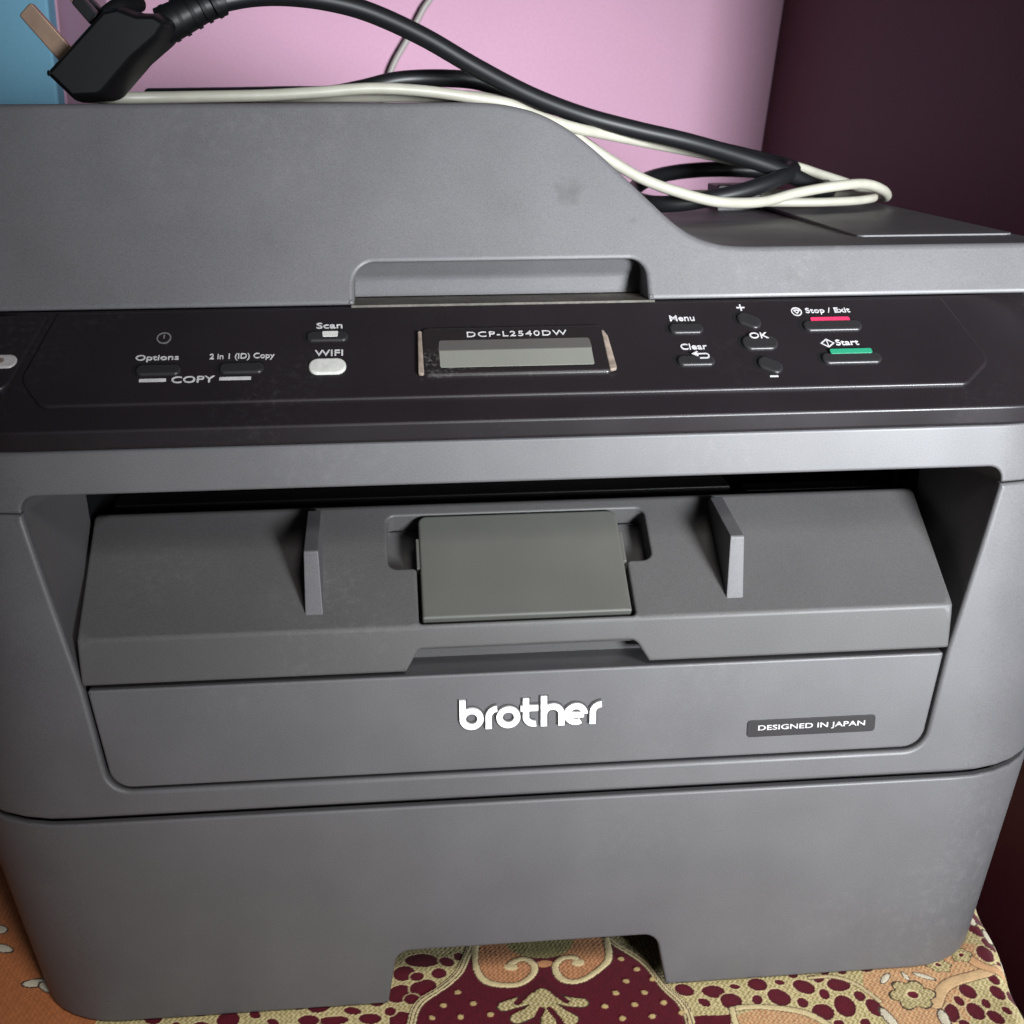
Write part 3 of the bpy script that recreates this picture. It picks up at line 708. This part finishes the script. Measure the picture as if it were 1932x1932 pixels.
# ------------------------------------------------------------------ control panel
pprof = rpoly([(-2.2, 217.6), (-3.2, 223.9, 1.2), (45.6, 254.2, .6), (100, 254.2)], 4, closed=False)
pf, ps = lerp_profile(pprof)
def panel(u, v, w):
    x, y, nx, ny = plan(u); yo, zo, pny, pnz = pf(v); a = -pny
    return (x+nx*w*a, y+yo+ny*w*a, zo+pnz*w)
pv = [v for v in ps if 1 < v < ps[-1]-1]+[20, 35, 50, 80]
CP = P_(skin('control_panel', [(-U0-UA-40, 0), (U0+UA+40, 0), (U0+UA+40, ps[-1]), (-U0-UA-40, ps[-1])], None, 2.5, 0.7, panel, m_black, ml=6, us=bend+list(range(-144, 145, 6)), vsl=pv, step=7))
kb = 0.852; kn = (-0.5235, 0.852)
def pp(u, v, w):     # on the sloping face: u = X, v = depth Y, w = height above the face
    return (u, v+kn[0]*w, 224.45+(v+3)*0.6146+kn[1]*w)
def kid(o, parent): o.parent = parent; return o
KW = 0.9
def ppk(u, v, w): return pp(u, v-0.74*KW, w+KW)
kp = [(-156, 45.0, 1), (-163, 17, 6), (-155, 6.0, 5), (150, 6.0, 5), (162, 16, 6), (155, 45.0, 1)]
KP = P_(skin('keypad_plate', rpoly(kp, 6), None, 3, 0.9, ppk, m_black))

def capsule(cx, cy, w_, h_, rot=0, n=8):
    h_ = h_*kb; r = min(w_, h_)/2*0.98
    L = rpoly([(-w_/2, -h_/2, r), (w_/2, -h_/2, r), (w_/2, h_/2, r), (-w_/2, h_/2, r)], n)
    c, s = math.cos(rot), math.sin(rot)
    return [(cx+x*c-y*s, cy+x*s+y*c) for x, y in L]
keys = [(58.4, 32.4, 12, 4.9, 0), (58.9, 18.4, 13, 4.8, 0), (81.4, 35.4, 8.6, 6.2, -.5), (82.8, 25.6, 12.6, 7.0, 0), (83.9, 15.9, 8.6, 6.2, -.5),
        (110.6, 32.4, 21, 5.2, 0), (113.0, 18.0, 21, 5.2, 0), (-119.6, 19.6, 14.5, 4.8, 0), (-92.8, 19.6, 14.5, 4.8, 0), (-65, 32.2, 14, 4.8, 0)]
for cx, cy, w_, h_, rot in keys:
    hs = skin('key_recess_shade', capsule(cx-.6, cy+.1, w_+1.6, h_+1.5, rot), None, 0.2, 0.05, lambda u, v, w: ppk(u, v, w+.06), m_dark); kid(hs, KP)  # dark plate set leftwards paints the shade in each key's recess
    k = skin('button', capsule(cx, cy, w_, h_, rot), None, 1.6, 0.75, lambda u, v, w: ppk(u, v-.5, w+.95), m_key); kid(k, KP)
kid(skin('wifi_button', capsule(-64.9, 19.6, 12.4, 7.6), None, 1.4, 0.7, lambda u, v, w: ppk(u, v-.4, w+.8), m_led), KP)['label'] = 'pale translucent wireless button'
kid(skin('scan_lamp', rpoly([(-66.6, 32.2, .3), (-61.6, 32.2, .3), (-61.4, 34.6, .3), (-66.8, 34.6, .3)], 3), None, .5, .15, lambda u, v, w: ppk(u, v-1.1, w+1.1), m_led), KP)
kid(skin('red_bar', rpoly([(103.6, 34.7, .6), (117.8, 34.7, .6), (117.8, 36.6, .6), (103.6, 36.6, .6)], 3), None, .4, .1, lambda u, v, w: ppk(u, v-.5, w+.3), m_red), KP)
kid(skin('green_bar', rpoly([(106.0, 19.9, .6), (120.8, 19.9, .6), (120.8, 22.0, .6), (106.0, 22.0, .6)], 3), None, .4, .1, lambda u, v, w: ppk(u, v-.9, w+1.1), m_green), KP)
for x0, x1 in ((-125.4, -116.8), (-99.8, -89.6)):
    kid(skin('copy_line', rpoly([(x0, 14.7, .2), (x1, 14.7, .2), (x1, 16.0, .2), (x0, 16.0, .2)], 2), None, .15, .03, lambda u, v, w: ppk(u, v, w+.1), m_white), KP)
# dull disc with a grey ring and mark above the options key
kid(skin('dial', [(-119.2+2.5*math.cos(a), 32.4+2.3*math.sin(a)) for a in np.linspace(0, 2*math.pi, 24, endpoint=False)], None, .6, .3, lambda u, v, w: ppk(u, v, w+.5), m_bezel), KP)
kid(stroke_mesh('dial_mark', [arc(-119.2, 32.4, 2.2, 0, 360, 26), [(-119.2, 33.8), (-119.2, 32.2)]], .45, .1, lambda u, v, w: ppk(u, v, w+.5), mat('dim_print', (.16, .155, .16), .4), None), KP)
# printed words
for s, cx, cy, w_, h_ in [('Menu', 57.9, 37.0, 8.8, 2.5), ('Clear', 59.4, 24.3, 9.2, 2.5), ('OK', 82.9, 27.7, 6.6, 2.5), ('Stop / Exit', 111.0, 39.0, 16.2, 2.9), ('Start', 113.6, 24.7, 8.2, 2.4),
                          ('Scan', -64.4, 36.8, 8.8, 2.5), ('WIFI', -64.5, 25.0, 9.4, 2.5), ('Options', -120.6, 24.3, 14.0, 2.9), ('2 in 1 (ID) Copy', -93.0, 24.2, 21.2, 2.9), ('COPY', -108.2, 15.3, 13.8, 2.6)]:
    lev = 1.0 if s == 'OK' else 0.08
    kid(text('lettering', s, cx, cy, w_, h_, lambda u, v, w, lev=lev: ppk(u, v, w+lev), m_white, None, bold=.10), KP)
def strokes(name, sts, wd, lev, m=m_white): kid(stroke_mesh(name, sts, wd, .08, lambda u, v, w: ppk(u, v, w+lev), m, None), KP)
strokes('plus_sign', [[(78.4, 41.3), (81.4, 41.3)], [(79.9, 42.7), (79.9, 39.9)]], .55, .1)
strokes('minus_sign', [[(82.7, 10.9), (85.6, 10.9)]], .6, .1)
strokes('return_arrow', [[(58.4, 20.3), (62.6, 20.3)]+arc(62.6, 19.4, .9, 90, -90, 8)+[(60.2, 18.5)]], .5, 1.0)
strokes('arrow_head', [[(59.9, 21.2), (58.2, 20.3), (59.9, 19.4)]], .5, 1.05)
strokes('stop_icon', [arc(99.6, 38.9, 1.75, 0, 360, 20), [(98.6, 39.6), (99.6, 38.0), (100.8, 39.6), (98.6, 39.6)]], .42, .1)
strokes('start_icon', [[(106.6, 26.2), (104.4, 24.5), (106.6, 22.8), (108.8, 24.5), (106.6, 26.2)], [(106.6, 25.6), (106.6, 23.4)]], .42, .1)
# pale lamp at the panel's far left
m_lamp = mat('grey_clear_key', (0.40, 0.37, 0.37), 0.3, 0.5, mottle=0.15, mscale=300)
P_(skin('panel_end', rpoly([(-197, 44.2, 1), (-197, 13, 3), (-167, 13, 5), (-159.0, 44.2, 1)], 5), None, 2.5, 0.8, lambda u, v, w: pp(u, v-.5, w+.7), m_black))
P_(skin('power_lamp', capsule(-175.2, 24.2, 19.5, 6.6), None, 1.5, .7, lambda u, v, w: pp(u, v-.3, w+1.2), m_lamp))
P_(skin('lamp_slot', capsule(-176.5, 24.2, 14, 2.4), None, .3, .1, lambda u, v, w: pp(u, v-.3, w+1.4), m_bezel_side))
# display
DB = P_(skin('display', rpoly([(-34.6, 14.4, 3), (30.6, 14.4, 3), (29.6, 35.0, 3), (-33.6, 35.0, 3)], 6), None, 3.2, 1.3, lambda u, v, w: ppk(u, v-.9, w+1.4), m_bezel))
for pts in ([(-35.2, 15.2, .8), (-33.2, 14.6, .8), (-33.3, 33.4, .5), (-34.6, 33.0, .5)], [(28.6, 14.8, .5), (31.2, 15.4, 1), (30.2, 29.5, .8), (28.2, 34.0, .5)]):
    kid(skin('bezel_glint', rpoly(pts, 4), None, 1.0, .4, lambda u, v, w: ppk(u, v-.9, w+1.65), m_bezel_side), DB)  # warm strips paint the reflections on the bezel's sides
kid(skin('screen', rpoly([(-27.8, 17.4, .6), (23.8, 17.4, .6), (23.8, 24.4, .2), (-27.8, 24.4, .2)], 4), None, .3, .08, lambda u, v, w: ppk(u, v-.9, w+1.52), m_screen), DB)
kid(skin('screen_shadow', rpoly([(-28.0, 24.5, .2), (24.0, 24.5, .2), (23.6, 28.8, 1), (-27.6, 28.8, 1)], 4), None, .3, .08, lambda u, v, w: ppk(u, v-.9, w+1.52), m_screen_shadow), DB)  # darker upper half paints the shadow lying on the screen
kid(text('lettering', 'DCP-L2540DW', -0.9, 31.2, 34.2, 2.2, lambda u, v, w: ppk(u, v-.9, w+1.45), m_white, None, bold=.0, spacing=1.15), DB)

# ------------------------------------------------------------------ document cover
ta = 30.0/67.7      # lean of the front face
def lid(u, z, w):
    return (u, 45.0+(z-254.0)*ta-w*1.0, z)
hump = [(-204, 254.6, 1.5), (-55.9, 254.6, .6), (-55.4, 268.3, 7), (47.4, 268.3, 6), (47.9, 254.6, .6), (204, 254.6, 1.5), (204, 271.9, 3), 'CURVE', (-204, 321.9, 10)]
def crom(pts, n=8):
    P = np.array(pts, float); out = []
    for i in range(1, len(P)-2):
        p0, p1, p2, p3 = P[i-1:i+3]
        for k in range(n):
            t = k/n; out.append(tuple(0.5*((2*p1)+(-p0+p2)*t+(2*p0-5*p1+4*p2-p3)*t*t+(-p0+3*p1-3*p2+p3)*t**3)))
    out.append(tuple(P[-2])); return out
step_curve = crom([(130, 271.9), (100, 271.9), (84, 272.0), (74.5, 272.9), (66, 275.6), (58.5, 280.4), (50, 288.2), (40, 297.6), (30, 306.6), (20.5, 313.6), (10, 318.6), (-2, 321.2), (-15, 321.9), (-40, 321.9), (-60, 321.9)])
k_ = hump.index('CURVE'); hump = hump[:k_]+step_curve+hump[k_+1:]
LD = P_(skin('document_cover', rpoly(hump, 8), None, 190, 1.6, lid, m_lid, ml=8, sharp=30))
P_(box('scanner_deck', -203, 203, 62, 370, 220, 253.6, m_grey))
P_(skin('dusty_ledge', rpoly([(-57, 44.6), (50, 44.6), (50, 66), (-57, 66)]), None, .8, .1, lambda u, v, w: (u, v, 254.75+w), m_dustledge))
hp, hs_ = lerp_profile(rpoly([(63, 255.2), (62, 262, 5), (56, 269.5)], 6, closed=False))
P_(skin('handle_recess', rpoly([(-60, 0), (52, 0), (52, hs_[-1]), (-60, hs_[-1])]), None, 1, 0, lambda u, v, w: (u, hp(v)[0]+hp(v)[2]*w, hp(v)[1]+hp(v)[3]*w), m_grey, ml=2.5, us=list(np.arange(-50, 50, 10)), vsl=list(hs_[1:-1])))
# paper rest on the right of the cover, one sheet higher than the left recess
P_(skin('paper_rest', rpoly([(137, 84, 3), (200, 84, 3), (200, 242, 4), (141, 242, 4)], 5), None, 1.5, .35, lambda u, v, w: (u, v, 272.6+(v-84)*.014+w), m_grey))
P_(box('hinge_cover', 118, 140, 226, 246, 270, 284, m_black))

# ------------------------------------------------------------------ cords on the cover
HX = [-204, -15, -2, 10, 20.5, 30, 40, 50, 58.5, 66, 74.5, 210]; HZ = [322, 322, 321.3, 318.7, 313.7, 306.7, 297.7, 288.3, 280.5, 276.5, 275.2, 275.6]
def lay(pts, r): return [(x, y, max(z, float(np.interp(x, HX, HZ))+r*1.03)) if y < 240 else (x, y, z) for x, y, z in pts]
A = [(-104.1, 102.0, 356.3), (-91.1, 106.0, 359.1), (-78.0, 112.0, 360.0), (-62.7, 118.0, 358.7), (-47.0, 124.0, 355.0), (-26.7, 132.0, 346.7), (-5.4, 140.0, 335.5), (17.0, 148.0, 325.0), (40.3, 155.0, 316.9), (64.1, 160.0, 311.0), (88.6, 165.0, 305.7), (114.4, 172.0, 298.8), (136.0, 178.0, 292.0), (153.3, 188.0, 285.0), (165.7, 205.0, 281.5), (171.3, 225.0, 282.8), (160.2, 238.0, 287.9), (130.8, 240.0, 290.6), (105.5, 235.0, 290.5), (84.4, 222.0, 288.0), (71.2, 200.0, 283.7), (68.3, 178.0, 280.8), (75.3, 165.0, 279.5), (90.7, 160.0, 280.8), (112.7, 163.0, 284.7), (131.8, 172.0, 289.7), (142.7, 188.0, 293.1), (132.3, 200.0, 296.5), (109.4, 200.0, 301.7), (83.2, 195.0, 307.4), (57.7, 190.0, 313.6), (37.7, 185.0, 319.1), (22.9, 180.0, 323.2), (8.8, 178.0, 328.0), (-2.7, 178.0, 331.3), (-14.2, 178.0, 332.4), (-27.8, 178.0, 332.4), (-39.3, 176.0, 331.3), (-52.9, 172.0, 328.1), (-66.3, 172.0, 325.9), (-84, 180.0, 325.9), (-110, 200.0, 325.9), (-150, 225, 326)]
PC = empty('power_cord', (-0.145, 0.10, 0.3225), 'black power cord with three-pin plug lying coiled on the printer', 'power cord')
def pc(o, parent=None):
    o.parent = parent or PC
    if parent is None: o.matrix_parent_inverse = Matrix.Translation((0.145, -0.10, -0.3225))
    return o
pc(tube('cable', lay(A, 3.7), 3.7, m_cord))
plug = [(-161.8, 332.2, 1.2), (-139.5, 353.7, 2), (-133.5, 355.0, 2), (-127.0, 352.6, 2), (-121.0, 352.5, 3), (-115.0, 349.0, 3), (-119.9, 342.6, 8), (-129.0, 335.5, 20), (-141.2, 323.0, 6), (-152.5, 322.5, 2)]
pc(skin('plug_body', rpoly(plug, 5), None, 0, 0, lambda u, v, w: (u, 100-w, v), m_plug, rings=[(3.2*(1-math.cos(a)), 22*math.sin(a)**.8*sg) for sg, rng_ in ((1, np.linspace(1.5, .05, 9)), (-1, np.linspace(.05, 1.5, 9))) for a in rng_], ml=2.5, sharp=75))
pc(tube('plug_collar', [(-140, 86, 351), (-135, 92, 354.5), (-129, 100, 356)], [2.5, 3.4, 2.5], m_plug))
# ribbed strain relief
pts = [(-122, 100, 348.5), (-118, 100, 350.4), (-113, 100.6, 352.8), (-108, 101.2, 355.0), (-104, 102, 356.3), (-100, 103.2, 357.4)]
pc(tube('strain_relief', pts, [6.8, 6.6, 6.2, 5.6, 5.2, 4.9], m_plug, seg=18))
for t, rr in ((-119.5, 7.0), (-115.5, 6.9), (-111, 6.5), (-107, 6.1), (-103, 5.7)):
    zc = np.interp(t, [p[0] for p in pts], [p[2] for p in pts])
    pc(tube('relief_ring', [(t-.7, 100.6, zc-.35), (t+.7, 100.7, zc+.35)], rr, m_plug, sub=1, seg=18))
# pins: base plane runs (0.72,0.69), pins point (-0.66,0.75)
fd = np.array([0.72, 0.694]); pd = np.array([-0.63, 0.777])
def pin(name, cx, cz, length, half, depth, y0, m, start=0.0, parent=None):
    a = np.array([cx, cz])+pd*start; b = np.array([cx, cz])+pd*(start+length)
    q = [a-fd*half, a+fd*half, b+fd*half*.96, b-fd*half*.96]
    return pc(skin(name, rpoly([(q[0][0], q[0][1]), (q[1][0], q[1][1]), (q[2][0], q[2][1], .9), (q[3][0], q[3][1], .9)], 3), None, depth, .4, lambda u, v, w: (u, y0-w, v), m), parent)
ep = pin('earth_pin', -156.4, 338.4, 20.5, 3.3, 4.2, 98, m_brass)
for y0 in (88, 106):
    b1 = pin('pin', -143.6, 350.2, 17.5, 2.0, 6.3, y0, m_brass)
    s = pin('pin_sleeve', -143.6, 350.2, 9, 2.25, 6.9, y0-.3, m_plug, parent=b1)

CR = [(-160, 135, 324.9), (-146.4, 125.0, 324.1), (-129.9, 128.0, 324.5), (-109.9, 130.0, 324.8), (-89.7, 132.0, 325.2), (-69.0, 134.0, 326.3), (-48.1, 136.0, 327.7), (-27.0, 138.0, 326.7), (-5.5, 140.0, 323.8), (7.6, 142.0, 320.4), (18.7, 144.0, 317.1), (35.1, 150.0, 312.3), (52.6, 160.0, 308.8), (79.0, 175.0, 303.9), (104.5, 190.0, 299.2), (128.8, 205.0, 294.5), (150.9, 218.0, 293.3), (169.3, 225.0, 288.4), (186.9, 228.0, 283.0), (195.1, 220.0, 278.6), (195.2, 205.0, 279.0), (187.1, 190.0, 283.1), (174.2, 180.0, 286.4), (156.5, 172.0, 285.8), (137.7, 166.0, 283.4), (120.0, 158.0, 280.4), (97.7, 148.0, 281.4), (78.7, 148.0, 286.2), (64.5, 150.0, 291.5), (52.8, 152.0, 298.0), (43.2, 153.0, 304.2), (34.8, 154.0, 309.5), (24.6, 155.0, 314.0), (13.4, 156.0, 320.5), (-4.4, 156.0, 324.6), (-26.5, 156.0, 324.8), (-52.8, 156.0, 324.8), (-74.6, 158.0, 324.8), (-96.3, 162.0, 324.8), (-130, 175, 324.8), (-160, 200, 324.8)]
cc = tube('data_cable', lay(CR, 2.3), 2.3, m_cream)
setprops(cc, 'cream cable looped among the black cord on top of the printer', 'cable')
C2 = [(96, 236, 279), (128, 234, 279.5), (160, 222, 279.5), (180, 206, 279.5), (184, 192, 279.5), (168, 178, 279), (140, 173, 279), (108, 178, 280), (82, 186, 285), (60, 188, 297), (40, 182, 309), (15, 174, 320), (-20, 168, 324.3), (-70, 166, 324.3), (-120, 172, 324.3), (-165, 190, 324.3)]
c2 = tube('data_cable', lay(C2, 2.0), 2.0, m_cream)
setprops(c2, 'thinner cream cable lying beneath the looped one, close to the cover', 'cable')
wr = tube('thin_wire', [(60, 514, 1490), (52, 514, 1000), (30, 514, 600), (2, 514, 420), (-7.5, 514, 394.0), (-14.0, 514, 384.3), (-24.7, 514, 366.0), (-33.6, 514, 352.0), (-38.4, 514, 341.0), (-41.5, 514, 326), (-42, 514, 250), (-40, 514, 0), (-40, 514, -600)], 2.1, m_wire)
setprops(wr, 'thin grey wire hanging down the pink wall behind the printer', 'wire')
